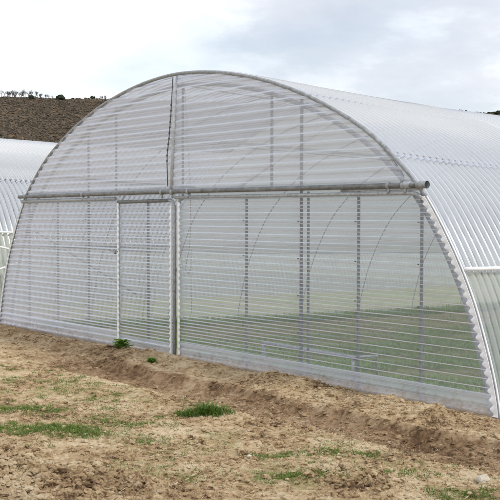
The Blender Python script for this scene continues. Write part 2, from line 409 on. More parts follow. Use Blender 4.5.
# ------------------------------------------------------------------ grass
def blades(px, py, h, w, lean, pz=None):
    n = len(px); a = RNG.random(n) * 2 * PI; b = a + PI / 2 + RNG.normal(0, .3, n)
    z0 = (ground_h(px, py) if pz is None else pz) - .004
    tx, ty = np.cos(a), np.sin(a); sx_, sy_ = np.cos(b), np.sin(b)
    L = []
    for t, wf in ((0, .8), (.4, 1.), (.75, .65), (1, .08)):
        off = lean * h * t**1.8; zz = z0 + h * (t - .35 * np.minimum(lean, 1.2) * t**2)
        for sgn in (-1, 1):
            L.append(np.stack([px + tx * off + sgn * sx_ * w * wf / 2, py + ty * off + sgn * sy_ * w * wf / 2, zz], -1))
    V = np.stack(L, 1).reshape(-1, 3)
    f = np.array([(0, 1, 3, 2), (2, 3, 5, 4), (4, 5, 7, 6)])
    F = (f[None] + (np.arange(n) * 8)[:, None, None]).reshape(-1, 4)
    return V, F
def disk(cx, cy, rx, ry, n, ang=0, soft=.5):
    r = RNG.random(n)**soft; t = RNG.random(n) * 2 * PI
    x, y = r * rx * np.cos(t), r * ry * np.sin(t)
    c, s = math.cos(ang), math.sin(ang)
    return cx + x * c - y * s, cy + x * s + y * c
GA = .66   # patches stretch along the picture's horizontal, i.e. along the ruts
patches = [  # x, y, rx, ry, blades, height
    (2.92, -3.25, .46, .20, 3600, .062), (3.05, -3.05, .28, .14, 1300, .05), (1.80, -2.98, .45, .20, 1900, .055), (2.1, -2.75, .3, .15, 600, .045),
    (.85, -1.95, .7, .3, 1100, .045), (1.5, -2.0, .35, .2, 450, .04), (1.9, -2.2, .3, .15, 500, .04), (2.35, -2.3, .3, .12, 420, .04),
    (3.15, -2.53, .26, .11, 900, .045), (2.7, -2.6, .3, .13, 520, .04), (3.05, -2.15, .16, .08, 320, .04), (3.66, -2.78, .2, .07, 480, .04),
    (4.67, -2.42, .16, .08, 480, .038), (4.73, -2.24, .17, .07, 480, .038), (4.9, -1.98, .24, .06, 620, .036), (5.02, -1.86, .18, .05, 380, .034),
    (5.36, -2.62, .32, .13, 1500, .045), (5.55, -2.2, .2, .06, 500, .04), (5.62, -2.02, .2, .07, 460, .04), (6.22, -2.02, .24, .13, 1500, .05),
    (4.04, -2.95, .36, .14, 420, .03), (4.5, -3.1, .4, .16, 520, .03), (4.3, -2.6, .35, .12, 300, .03), (4.86, -3.25, .2, .08, 330, .035),
    (5.1, -2.9, .4, .12, 420, .03), (.45, -2.4, .6, .3, 500, .04), (-.3, -1.7, .6, .25, 420, .035), (1.2, -2.6, .5, .25, 600, .04), (2.4, -3.6, .4, .2, 700, .05),
    (5.9, -1.75, .3, .08, 240, .03), (4.4, -1.75, .4, .08, 160, .028), (3.7, -2.2, .5, .12, 220, .028), (4.15, -3.95, .12, .06, 140, .035), (3.3, -2.85, .4, .15, 420, .035)]
for q in range(210):       # stray tussocks between the patches, denser to the left
    x = random.uniform(-1.0, 6.6); y = random.uniform(-4.6, -1.5)
    if perlin(np.array([x * 1.3]), np.array([y * 2.0]), 70)[0] > -.05 or random.random() < .25:
        if rough_mask(np.array([x]), np.array([y]))[0] < .3: patches.append((x, y, random.uniform(.05, .22), random.uniform(.03, .08), random.randint(20, 150), random.uniform(.02, .045)))
Vs, Fs, o = [], [], 0
for (x, y, rx, ry, n_, h) in patches:
    n_ = int(n_ * 1.6)
    k = max(3, int(n_ / 24))
    bx_, by_ = disk(x, y, rx * 1.25, ry * 1.35, k, GA, .8)
    idx = RNG.integers(0, k, n_)
    px = bx_[idx] + RNG.normal(0, .03, n_); py = by_[idx] + RNG.normal(0, .024, n_)
    v, f = blades(px, py, h * RNG.uniform(.2, .8, n_) * (.45 + .75 * RNG.random(k))[idx], .0036 * RNG.uniform(.7, 1.4, n_), RNG.uniform(.2, 1.3, n_))
    Vs.append(v); Fs.append(f + o); o += len(v)
g = npmesh('grass', np.concatenate(Vs), np.concatenate(Fs), M['grass'])
tag(g, 'sparse short green grass growing in patches on the tan soil', 'grass', kind='stuff')
# the one big tuft
px, py = disk(3.17, -1.86, .27, .11, 900, GA + .25, .75); hh = 1 - np.hypot((px - 3.17) / .3, (py + 1.86) / .3)
v, f = blades(px, py, np.clip(RNG.uniform(.03, .15, 900) * (.25 + .85 * hh), .02, .2), .0065 * RNG.uniform(.7, 1.3, 900), RNG.uniform(.2, 1.2, 900))
t = npmesh('grass_tuft', v, f, M['tuft'])
tag(t, 'tall dark green tuft of grass beside the trench, largest clump on bare soil', 'grass tuft')
# weed at the foot of the wall left of the door
def weed(x, y, n, h, label):
    mb = MB()
    for i in range(n):
        a = random.random() * 2 * PI; r = random.random()**.6 * h * .9; zz = gz(x, y)
        bx0 = (x + random.gauss(0, h * .25), y + random.gauss(0, h * .2) - .02)
        c = Vector((bx0[0] + math.cos(a) * r, bx0[1] + math.sin(a) * r * .6, zz + random.uniform(.15, 1) * h))
        L_ = random.uniform(.03, .055); d = Vector((math.cos(a), math.sin(a), random.uniform(-.3, .6))).normalized()
        s_ = d.cross(Vector((0, 0, 1))).normalized() * L_ * .35
        o_ = len(mb.v)
        for q in (c - d * L_, c - d * L_ * .1 + s_ + Vector((0, 0, .008)), c + d * L_, c - d * L_ * .1 - s_ + Vector((0, 0, .008))): mb.v.append(tuple(q))
        mb.f.append((o_, o_ + 1, o_ + 2, o_ + 3))
        if i % 4 == 0: mb.tube([(bx0[0], bx0[1], zz - .01), tuple(c - d * L_)], .003, 4, False)
    ob = mb.build('weed', M['weed'], None, smooth=False); tag(ob, label, 'weed')
weed(-.72, -.30, 170, .10, 'bright green leafy weed at the foot of the wall left of the door')
weed(.45, -.62, 70, .045, 'small pale green weed sprouting in the soil under the sliding door')

# interior grass rows
n = 60000
px = RNG.uniform(-4.5, 4.6, n); py = .5 + 12.5 * RNG.random(n)**1.25
n2_ = 9000; px = np.concatenate([px, RNG.uniform(-4.75, -4.0, n2_)]); py = np.concatenate([py, RNG.uniform(.5, 13, n2_)])
rows_ = .5 + .5 * np.cos(px * 2 * PI / 1.5)
pr = sstep(.05, .9, rows_ * .7 + .9 * perlin(px * 1.2, py * .7, 71) + .15) * (.12 + .88 * sstep(-2.6, -.6, px)) + .6 * (px < -4.0) * sstep(-.5, .5, perlin(px * .7, py * .7, 77))
k = RNG.random(len(px)) < pr * 1.6
px, py = px[k], py[k]; n = len(px)
M['pale_grass'] = grassmat('pale_green_weeds', (.16, .27, .05), (.24, .38, .07), (.36, .44, .14))
v, f = blades(px, py, RNG.uniform(.04, .11, n) * np.where(px < -4.0, 1.5, 1), .016 * RNG.uniform(.7, 1.3, n), RNG.uniform(.2, 1.2, n), -drop(py))
g2 = npmesh('weedy_grass', v, f, M['pale_grass']); tag(g2, 'rows of green weeds growing on the ground inside the greenhouse', 'grass', kind='stuff')

# ------------------------------------------------------------------ stones
for (x, y, s_, lab) in [(5.80, -2.32, .035, 'pale grey stone lying on the heaped clods near the bottom edge'), (4.60, -1.12, .014, 'small white stone lying in the bottom of the trench'),
                        (6.02, -1.72, .04, 'flat tan stone lying among grass right of the clod heap'), (3.28, -3.05, .018, 'whitish pebble beside the largest low grass patch'),
                        (4.62, -2.52, .022, 'pale rounded stone beside two small grass patches')]:
    v, f = lumps(np.array([x]), np.array([y]), np.array([s_]), flat=.6, sink=.2, rough=.12)
    ob = npmesh('stone', v, f, M['rock'], smooth=False); tag(ob, lab, 'stone', 'loose stones on the soil')

# ------------------------------------------------------------------ greenhouse
ctrl = [(0, 3.33), (.36, 3.316), (.7, 3.285), (1.04, 3.235), (1.4, 3.165), (1.85, 3.05), (2.48, 2.83), (3.14, 2.515), (3.58, 2.205), (3.93, 1.88), (4.235, 1.45), (4.48, 1.0), (4.65, .55), (4.75, .2), (4.80, -.12)]
def catmull(P, per=14):
    P = [np.array(p, float) for p in P]; P = [np.array([-P[1][0], P[1][1]])] + P + [2 * P[-1] - P[-2]]
    out = []
    for i in range(1, len(P) - 2):
        for t in np.linspace(0, 1, per, endpoint=False):
            a, b, c, d = P[i - 1:i + 3]
            out.append(.5 * (2 * b + (c - a) * t + (2 * a - 5 * b + 4 * c - d) * t**2 + (3 * b - a - 3 * c + d) * t**3))
    out.append(P[-2]); return np.array(out)
HALF = catmull(ctrl)
PROF = np.concatenate([HALF[:0:-1] * [-1, 1], HALF])       # left foot .. apex .. right foot
_d = np.concatenate([[0], np.cumsum(np.hypot(*np.diff(PROF, axis=0).T))]); _d -= _d[-1] / 2
def arc(u): return np.stack([np.interp(u, _d, PROF[:, 0]), np.interp(u, _d, PROF[:, 1])], -1)
def arcn(u):
    e = .02; t = arc(np.minimum(u + e, _d[-1])) - arc(np.maximum(u - e, _d[0])); t /= np.linalg.norm(t, axis=-1, keepdims=True)
    return np.stack([-t[..., 1], t[..., 0]], -1)
def u_of_x(x): return float(np.interp(abs(x), HALF[:, 0], _d[len(HALF) - 1:])) * (1 if x >= 0 else -1)
def u_of_z(z): return float(np.interp(-z, -HALF[:, 1], _d[len(HALF) - 1:]))
def halfw(z): return np.interp(-np.asarray(z), -HALF[:, 1], HALF[:, 0])
UMAX = _d[-1]

def roof_sheet(parent, name, mat, u0, u1, y0, y1, amp, pitch, off, seg=8, nu=None):
    nu = nu or max(6, int(abs(u1 - u0) / .12)); u = np.linspace(u0, u1, nu)
    y = np.linspace(y0, y1, max(4, int((y1 - y0) / pitch * seg)) + 1)
    A = arc(u); Nn = arcn(u)
    ph = 2 * PI * y / pitch
    w = amp * np.sin(ph) + .010 * perlin(y * .7, y * 0 + u0, 90)
    D = off + w[None, :] + .006 * perlin(u[:, None] * 1.1 + 0 * y[None], y[None] * .8 + 0 * u[:, None], 91)
    P = np.empty((nu, len(y), 3))
    P[..., 0] = A[:, 0, None] + Nn[:, 0, None] * D; P[..., 2] = A[:, 1, None] + Nn[:, 1, None] * D - drop(y)[None]; P[..., 1] = y[None]
    mb = MB(); mb.quadgrid(P); o_ = mb.build(name, mat, parent)
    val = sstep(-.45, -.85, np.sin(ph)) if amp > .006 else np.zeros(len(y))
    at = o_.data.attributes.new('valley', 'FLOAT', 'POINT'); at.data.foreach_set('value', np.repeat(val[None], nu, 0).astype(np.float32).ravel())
    return o_
def wall_sheet(parent, name, mat, xl, xr, z0, z1, pitch, amp, y=0., cols=14, seg=16):
    """horizontal corrugations; xl/xr are functions of z"""
    nz = max(6, int((z1 - z0) / pitch * seg)) + 1; z = np.linspace(z0, z1, nz)
    L = xl(z); R = xr(z); t = np.linspace(0, 1, cols)
    X = L[:, None] + (R - L)[:, None] * t[None]; Z = np.repeat(z[:, None], cols, 1)
    fr_ = np.abs((Z / pitch) % 1 - .5); Yv = y - 2 * amp * sstep(.40, .09, fr_) + .006 * perlin(X * .9, Z * 1.3, 95) * .6
    Zv = Z + .0025 * perlin(X * .8, Z * 2.2, 96)
    mb = MB(); mb.quadgrid(np.stack([X, Yv, Zv], -1)); return mb.build(name, mat, parent)
def hoop_pts(y, scale=1., u0=None, u1=None, n=70):
    u = np.linspace(-UMAX if u0 is None else u0, UMAX if u1 is None else u1, n); A = arc(u)
    return [(a[0] * scale, y, a[1] * (scale if scale > .99 else scale) - float(drop(np.array(y)))) for a in A]
def scallop(parent, pts, side, w, pitch, mat, depth=.012):
    """white foam strip following pts with a scalloped inner edge; side = unit offset in x"""
    pts = np.array(pts); d = np.concatenate([[0], np.cumsum(np.linalg.norm(np.diff(pts, axis=0), axis=1))])
    s = np.linspace(0, d[-1], max(8, int(d[-1] / pitch * 8)))
    Pq = np.stack([np.interp(s, d, pts[:, i]) for i in range(3)], -1)
    wv = w * (.80 + .20 * np.sin(2 * PI * s / pitch))
    rows_ = []
    for k, yo in ((0, 0), (0, -depth), (1, -depth), (1, 0)):
        q = Pq.copy(); q[:, 0] += side * wv * k; q[:, 1] += yo - .004 * np.sin(2 * PI * s / pitch) * k; rows_.append(q)
    mb = MB(); mb.quadgrid(np.stack(rows_, 1)); return mb.build('edge_strip', mat, parent, smooth=False)

YL = 15.0
def greenhouse(loc, s, label, full=True):
    root = empty('greenhouse', loc); root.scale = (s, s, s)
    tag(root, label, 'greenhouse')
    p1, p2 = 2.3, 3.5      # sheet joints across the arch
    u1, u2, u3 = u_of_x(p1), u_of_x(p2), u_of_z(1.22)
    YB = 2.75 if full else YL
    pitch = .088 if full else .11
    amp = .017 if full else .019
    # roof and side sheets, three courses each way, laid over each other at the joints
    for sg in (-1, 1):
        def rng(a, b): return (a, b) if sg > 0 else (-b, -a)
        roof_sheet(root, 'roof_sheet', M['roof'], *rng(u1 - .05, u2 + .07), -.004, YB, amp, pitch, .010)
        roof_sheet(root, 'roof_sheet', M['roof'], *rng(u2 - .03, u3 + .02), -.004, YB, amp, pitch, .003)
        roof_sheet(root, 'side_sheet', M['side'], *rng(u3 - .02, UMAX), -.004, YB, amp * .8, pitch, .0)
        if full:
            roof_sheet(root, 'roof_film', M['film'], *rng(u1 - .05, u3 + .02), YB, YL, .003, .11, .009, 6)
            roof_sheet(root, 'side_film', M['side'], *rng(u3 - .02, UMAX), YB, YL, .003, .11, .012, 6)
        # battens on the joints, the long pipe that holds the side sheet
        for uu, r_ in ((u1, .004), (u2, .009)):
            a = arc(np.array([uu * sg]))[0]; nn = arcn(np.array([uu * sg]))[0]
            yy = np.arange(-.02, YL if not full else 6.0, pitch / 4)
            if uu == u1: continue
            yy = np.arange(.01, YL if not full else YB, pitch / 3); q = .25 * amp
            mb = MB(); mb.tube([(a[0] + nn[0] * q, y, a[1] + nn[1] * q - float(drop(y))) for y in yy], .009, 6)
            mb.build('joint_seal', M['cord'], root); continue
        a = arc(np.array([(u3 + .01) * sg]))[0]; nn = arcn(np.array([(u3 + .01) * sg]))[0]
        mb = MB(); mb.tube([(a[0] + nn[0] * (.045 if sg > 0 else 0), y, a[1] + nn[1] * (.045 if sg > 0 else 0) - float(drop(np.array(y))) * (.2 if full else 1)) for y in (-.03, .3, .8, 1.5, 3, 6, 10, YL)], .018 if sg > 0 else .022, 10); mb.build('side_rail', M['white' if sg > 0 else 'pale'], root)
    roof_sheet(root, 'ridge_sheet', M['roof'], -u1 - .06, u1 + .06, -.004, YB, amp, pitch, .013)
    if full: roof_sheet(root, 'ridge_film', M['film'], -u1 - .05, u1 + .05, YB, YL, .003, .11, .014, 6)
    # hoops inside
    for y in np.arange(1.5, YL, 1.5):
        mb = MB(); mb.tube(hoop_pts(float(y), .985), .008, 8); mb.build('hoop', M['pale'], root)
    for x in (-2.2, 0, 2.2):
        zz = float(np.interp(abs(x), HALF[:, 0], HALF[:, 1])) * .985 - .05
        mb = MB(); mb.tube([(x, y, zz - float(drop(np.array(y)))) for y in (.1, 1, 2, 3, 5, 8, 11, YL)], .008, 8); mb.build('purlin', M['pale'], root)
    # front hoop: outer pipe and the pipe just behind the sheet
    mb = MB(); mb.tube(hoop_pts(-.034, 1.003), .020, 10); fh = mb.build('front_hoop', M['hoop'], root)
    mb = MB(); mb.tube(hoop_pts(.07, .966), .024, 10); mb.build('inner_hoop', M['hoop'], root)
    # end wall
    ZB, DL, DR = .173, -1.24, .05
    cst = lambda v: (lambda z: np.full(z.shape, v))
    hw = lambda s_: (lambda z: s_ * (halfw(z) + .016))
    ztop = 3.30
    wall_sheet(root, 'gable_panel', M['face_up'], hw(-1), hw(1), 1.93, ztop, .094, .0155, -.02, 46)
    wall_sheet(root, 'wall_panel', M['face_low'], hw(-1), cst(DL), ZB, 1.93, .0755, .013, -.012, 16)
    wall_sheet(root, 'wall_panel', M['face_low'], cst(DR + .03), hw(1), ZB, 1.93, .0755, .013, 0., 24)
    wall_sheet(root, 'skirt_panel', M['skirt'], hw(-1), cst(DL), -.16, ZB + .03, .0755, .012, -.022, 16)
    wall_sheet(root, 'skirt_panel', M['skirt'], cst(DR + .03), hw(1), -.16, ZB + .03, .0755, .012, -.022, 24)
    # back wall
    bw = wall_sheet(root, 'back_panel', M['face_up'], hw(-1), hw(1), -.16, ztop, .16, .01, YL, 6, 5)
    if not full:
        mb = MB(); mb.tube([(-4.0, -.06, 1.965), (4.0, -.06, 1.965)], .034, 12); mb.build('crossbar', M['bar'], root)
        return root
    # sliding door
    door = empty('door', (0, 0, 0), root)
    wall_sheet(door, 'door_sheet', M['face_low'], cst(DL + .02), cst(DR - .03), ZB - .05, 1.83, .0755, .013, -.03, 8)
    wall_sheet(door, 'kick_panel', M['skirt'], cst(DL + .02), cst(DR - .03), .0, ZB, .0755, .012, -.045, 8)
    mb = MB(); mb.tube([(DL, -.05, .0), (DL, -.05, 1.86)], .017, 8); mb.build('stile', M['galv'], door)
    mb = MB(); mb.tube([(DR - .02, -.055, .0), (DR - .02, -.055, 1.80), (DR - .05, -.055, 1.85), (DR - .12, -.055, 1.865)], .019, 8); mb.build('stile', M['galv'], door)
    mb = MB(); mb.tube([(DL, -.05, 1.855), (DR - .1, -.05, 1.865)], .022, 8); mb.build('top_rail', M['bar'], door)
    mb = MB(); mb.tube([(DL, -.05, .02), (DR - .02, -.05, .01)], .016, 8); mb.build('bottom_rail', M['galv'], door)
    mb = MB(); mb.box((DL - .02, -.085, 1.22), (.016, .02, .05)); mb.tube([(DL - .16, -.08, 1.235), (DL + .03, -.085, 1.23)], .008, 6); mb.build('latch', M['hoop'], door)
    mb = MB(); mb.box((-.62, .0, .93), (.03, .02, 1.82)); mb.build('mullion', M['post'], door)
    scallop(door, [(DL + .012, -.07, .05), (DL + .012, -.07, 1.84)], 1, .045, .0755, M['white'])
    scallop(door, [(DR - .045, -.072, .05), (DR - .045, -.072, 1.80)], -1, .040, .0755, M['white'])
    # posts
    zr = lambda x: float(np.interp(abs(x), HALF[:, 0], HALF[:, 1]))
    screws = bpy.data.meshes.new('screw'); mbs = MB(); mbs.tube([(0, -.006, 0), (0, .012, 0)], .0055, 6); tmp = mbs.build('screw', M['screw'], root); screws = tmp.data
    bpy.data.objects.remove(tmp)
    def post(x, z0, z1, y=.012, w=.020, m='post', scr=True, yo=-.034):
        mb = MB(); mb.box((x, y, (z0 + z1) / 2), (w, .022, z1 - z0)); o_ = mb.build('post', M[m], root, smooth=False)
        if scr:
            z = .12
            while z < min(z1, 1.9):
                c = bpy.data.objects.new('screw', screws); C.objects.link(c); c.parent = o_; c.location = (x, yo, z); z += .0755 * 5
        return o_
    post(-3.86, -.1, 1.9, w=.03, scr=False)
    for x in (-2.98, 1.33, 3.07, 3.88): post(x, -.1, 1.92)
    post(-2.11, -.1, zr(2.11) - .06, w=.022); post(2.235, -.1, zr(2.235) - .06, w=.026); post(2.30, -.1, 1.93, y=.05, w=.016, scr=False)
    post(.10, 1.9, 3.24, y=.02, w=.016, scr=False); post(-1.46, 1.95, zr(1.46) - .08, y=.05, w=.018, scr=False); post(1.71, 1.95, zr(1.71) - .1, y=.05, w=.024, scr=False)
    mb = MB(); mb.tube([(DR + .028, -.03, -.05), (DR + .028, -.03, 1.80), (DR + .05, -.03, 1.86), (DR + .11, -.03, 1.885)], .020, 8); mb.build('door_post', M['galv'], root)
    scallop(root, [(DR + .055, -.05, .05), (DR + .055, -.05, 1.84)], 1, .045, .0755, M['white'])
    mb = MB(); mb.tube([(-.04, -.05, 1.97), (.01, -.052, 2.6), (.06, -.05, 3.31)], .020, 10); mb.build('gable_post', M['pale'], root)
    # right-hand white scalloped strip down the arch, and the flashing outside it
    zz = np.linspace(1.86, .02, 50)
    scallop(root, [(halfw(z) + .02, -.045, z) for z in zz], -1, .07, .0755, M['white'], .012)
    mb = MB(); q = [(halfw(z) + .035, -.04, z) for z in zz]; mb.tube(q, .008, 6); mb.build('arch_edge', M['white'], root)
    scallop(root, [(-halfw(z) - .005, -.045, z) for z in zz], 1, .035, .0755, M['white'], .012)
    # crossbar assembly
    mb = MB(); mb.tube([(-4.02, -.075, 1.955), (-2, -.075, 1.962), (0, -.075, 1.968), (2, -.075, 1.962), (3.9, -.075, 1.96)], .025, 14); mb.build('crossbar', M['bar'], root)
    mb = MB(); mb.tube([(3.72, -.075, 1.96), (3.80, -.075, 1.96), (3.82, -.075, 1.96)], .032, 14); mb.build('collar', M['galv'], root)
    mb = MB(); mb.tube([(3.905, -.075, 1.96), (4.02, -.075, 1.96)], .034, 14, False); mb.tube([(4.018, -.075, 1.96), (3.93, -.075, 1.96)], .027, 14, False); c = mb.build('pipe_end', M['hoop'], root)
    mb = MB(); mb.tube([(-3.95, -.06, 1.888), (-1.3, -.06, 1.898)], .022, 10); mb.build('rail', M['galv'], root)
    mb = MB(); mb.tube([(.06, -.06, 1.898), (2, -.06, 1.893), (3.8, -.06, 1.89), (3.88, -.06, 1.88), (3.94, -.05, 1.84)], .019, 10); mb.build('rail', M['galv'], root)
    mb = MB(); mb.tube([(2.9, -.06, 1.925), (3.95, -.06, 1.925)], .012, 8); mb.build('tie_rod', M['galv'], root)
    for x in (-3.8, -2.11, -.2, .02, .35, 3.55, 3.76):
        mb = MB(); mb.tube([(x - .016, -.075, 1.962), (x + .012, -.075, 1.962)], .032, 12); mb.box((x, -.075, 1.915), (.02, .02, .05)); mb.build('clamp', M['galv'], root)
    # elbow where the inner gable pipe meets the bar
    mb = MB(); A = [(3.38, -.035, 2.36), (3.5, -.03, 2.25), (3.66, -.03, 2.08), (3.70, -.04, 2.03), (3.69, -.06, 1.98)]; mb.tube(A, .012, 8); mb.build('elbow', M['galv'], root)
    # brace pipes right behind the gable sheet
    mb = MB(); mb.tube([(1.13, .06, 2.0), (2.66, .06, 2.61)], .018, 8); mb.build('brace', M['white'], root)
    mb = MB(); mb.tube([(-.55, .14, 2.02), (-1.6, .14, 1.98)], .014, 8); mb.build('brace', M['galv'], root)
    mb = MB(); mb.tube([(-3.86, .1, 1.45), (-2.2, .8, .6)], .014, 8); mb.build('brace', M['galv'], root)
    mb = MB(); mb.tube([(-4.55, .05, .01), (-1.3, .05, .01)], .016, 8); mb.build('sill_pipe', M['galv'], root)
    return root
main = greenhouse((0, 0, 0), 1.0, 'clear corrugated tunnel greenhouse with arched end wall and sliding door facing the soil')
left = greenhouse((-15.55, 0, .06), 1.14, 'white ribbed tunnel greenhouse standing behind the left edge of the clear one', full=False)
# two thin white stays leaning on the side of the far tunnel
def stay(a, b):
    mb = MB(); mb.tube([a, b], .02, 8); o = mb.build('stay', M['white'], left)
    o.matrix_parent_inverse = Matrix.Diagonal((1 / 1.14,) * 3 + (1,)) @ Matrix.Translation((15.55, 0, -.06))
stay((-10.05, 1.8, 1.18), (-10.05, 3.15, .86)); stay((-10.05, 1.8, .40), (-10.05, 3.15, .80))

# rope hanging in the gable, cord inside the door wall, low pipe frame inside
mb = MB(); rp = [(.03, -.075, 3.30), (.015, -.076, 3.1), (-.01, -.076, 2.85), (-.045, -.077, 2.6), (-.085, -.076, 2.42), (-.09, -.076, 2.3), (-.07, -.08, 2.03)]
mb.tube(rp, .006, 7)
for k in range(11):
    z = 2.33 + k * .065; i = np.interp(-z, [-q[2] for q in rp], [q[0] for q in rp]); mb.tube([(i - .004, -.077, z - .016), (i, -.078, z), (i + .003, -.077, z + .016)], [.006, .013, .006], 7)
o = mb.build('rope', M['dark']); tag(o, 'dark knotted rope hanging down the gable from the top of the arch', 'rope')
mb = MB(); mb.tube([(.13, .02, 3.2), (.18, .03, 2.6), (.24, .03, 2.0), (.25, .03, 1.6), (.22, .03, 1.3), (.15, .03, 1.12), (.14, .03, 1.05), (.2, .03, 1.0), (.25, .03, 1.08), (.26, .03, 1.3)], .005, 6)
mb.tube([(.25, .03, 1.05), (.27, .03, .8), (.26, .03, .55)], .004, 6)
o = mb.build('cord', M['cord']); tag(o, 'thin grey cord with a loop hanging just right of the door post', 'cord')
fr = empty('pipe_frame', (.87, .6, -.03)); tag(fr, 'low galvanised pipe frame standing inside the clear greenhouse near the wall', 'frame')
def fpart(name, pts, r):
    mb = MB(); mb.tube([(p[0] - .87, p[1] - .6, p[2] + .03) for p in pts], r, 8); return mb.build(name, M['galv'], fr)
fpart('top_rail', [(.87, .6, .22), (2.41, .6, .21)], .022)
for x in (.9, 2.38): fpart('leg', [(x, .6, -.03), (x, .6, .21)], .018)
fpart('leg', [(2.38, .95, -.05), (2.38, .95, .2), (2.38, .62, .21)], .016)

# ------------------------------------------------------------------ hill
def crest(az):
    r = np.interp(az, [95, 112, 122, 128.8, 130.8, 138, 149.5, 152, 155.2, 170, 200], [.055, .072, .085, .0925, .0968, .104, .1085, .1078, .1083, .10, .07])
    return r
RC = 620.
def hill_pt(az, v):
    """v 0 foot .. 1 crest .. 1.6 behind"""
    a = np.radians(az)
    R = 330 + (RC - 330) * v
    hc = 1.68 + crest(az) * RC
    n = fbm(az * .35, v * 3, 4, 120)
    z = np.where(v <= 1, hc * (sstep(-.1, 1.25, v) / sstep(-.1, 1.25, np.array(1.))) , hc * (1 - .25 * (v - 1)))
    z = np.where(v < .0, z * 0 - 2, z)
    z = z + 2.2 * n * np.clip(v * 4, 0, 1) * np.clip(np.abs(1 - v) * 4, .06, 1)
    return np.stack([10.4 + R * np.cos(a), -7.04 + R * np.sin(a), z], -1)
azs = np.linspace(95, 200, 700); vs = np.concatenate([np.linspace(0, 1.02, 120), np.linspace(1.05, 2.2, 12)])
AZ, VV = np.meshgrid(azs, vs, indexing='ij')
HP = hill_pt(AZ, VV); HP[:, 0, 2] = -3
na, nv = AZ.shape
ii, jj = np.meshgrid(np.arange(na - 1), np.arange(nv - 1), indexing='ij'); a = (ii * nv + jj).ravel()
m, nt, out = newmat('scrub_hillside'); L = nt.links.new
tc = N(nt, 'ShaderNodeTexCoord'); co = tc.outputs['Object']
n1 = noise(nt, .03, 8, .65, co); n2 = noise(nt, .22, 6, .7, co); band = N(nt, 'ShaderNodeAttribute', attribute_name='bare')
mm = N(nt, 'ShaderNodeMath', operation='MULTIPLY_ADD'); L(n2.outputs['Fac'], mm.inputs[0]); mm.inputs[1].default_value = .6
m1 = N(nt, 'ShaderNodeMath', operation='MULTIPLY_ADD'); L(n1.outputs['Fac'], m1.inputs[0]); m1.inputs[1].default_value = .6; m1.inputs[2].default_value = -.1; L(m1.outputs[0], mm.inputs[2])
r = ramp(nt, [(.3, (.035, .03, .022)), (.5, (.08, .064, .046)), (.66, (.145, .113, .08)), (.8, (.25, .20, .145))]); L(mm.outputs[0], r.inputs['Fac'])
mx = N(nt, 'ShaderNodeMix', data_type='RGBA'); L(band.outputs['Fac'], mx.inputs['Factor']); L(r.outputs[0], mx.inputs['A']); mx.inputs['B'].default_value = (.25, .165, .10, 1)
p = N(nt, 'ShaderNodeBsdfPrincipled'); p.inputs['Roughness'].default_value = 1; p.inputs['Specular IOR Level'].default_value = 0
L(mx.outputs['Result'], p.inputs['Base Color']); L(p.outputs[0], out.inputs['Surface'])
hill = npmesh('hill', HP.reshape(-1, 3), np.stack([a, a + nv, a + nv + 1, a + 1], -1), m)
tag(hill, 'dark brown scrubby hillside rising behind the greenhouses', kind='structure')
nn = perlin(AZ * 1.7, VV * 9, 130)
bare = sstep(.955, .97, VV) * (1 - sstep(.985, 1.0, VV)) * sstep(152.9, 152.0, AZ) * .9 * sstep(-.6, .1, perlin(AZ * 2, VV * 20, 131))
bare = np.maximum(bare, .7 * np.exp(-(((AZ - 154.8) / .55)**2 + ((VV - .70) / .10)**2)) * sstep(-.3, .4, perlin(AZ * 7, VV * 30, 132)))
bare = np.maximum(bare, .75 * np.exp(-(((AZ - 154.75) / .09)**2 + ((VV - .80) / .012)**2)))
bare = np.maximum(bare, .5 * sstep(.35, .6, perlin(AZ * 1.1 + VV * 3, VV * 14, 134)) * sstep(-.2, .5, perlin(AZ * 14, VV * 70, 135)))
bare = np.maximum(bare, .45 * sstep(.3, .7, fbm(AZ * 9, VV * 55, 3, 133)))
at = hill.data.attributes.new('bare', 'FLOAT', 'POINT'); at.data.foreach_set('value', np.clip(bare, 0, 1).astype(np.float32).ravel())
# scrub: uncountable bushes on the slope
n = 42000
az = RNG.uniform(127, 157, n); vv = RNG.uniform(.25, 1.0, n)
hp = hill_pt(az, vv); s_ = np.exp(RNG.normal(math.log(.30), .45, n))
P = IV[None] * (1 + .35 * RNG.standard_normal((n, 12)))[..., None] * s_[:, None, None] * np.array([1.1, 1.1, .8]) + hp[:, None, :] + np.array([0, 0, .2])
F = (IF[None] + (np.arange(n) * 12)[:, None, None]).reshape(-1, 3)
M['scrub'] = simple('dry_scrub', (.088, .069, .048), .95, 0, .6, .3)
so = npmesh('scrub', P.reshape(-1, 3), F, M['scrub'], smooth=False); tag(so, 'dry brown scrub bushes covering the hillside', 'scrub', kind='stuff')

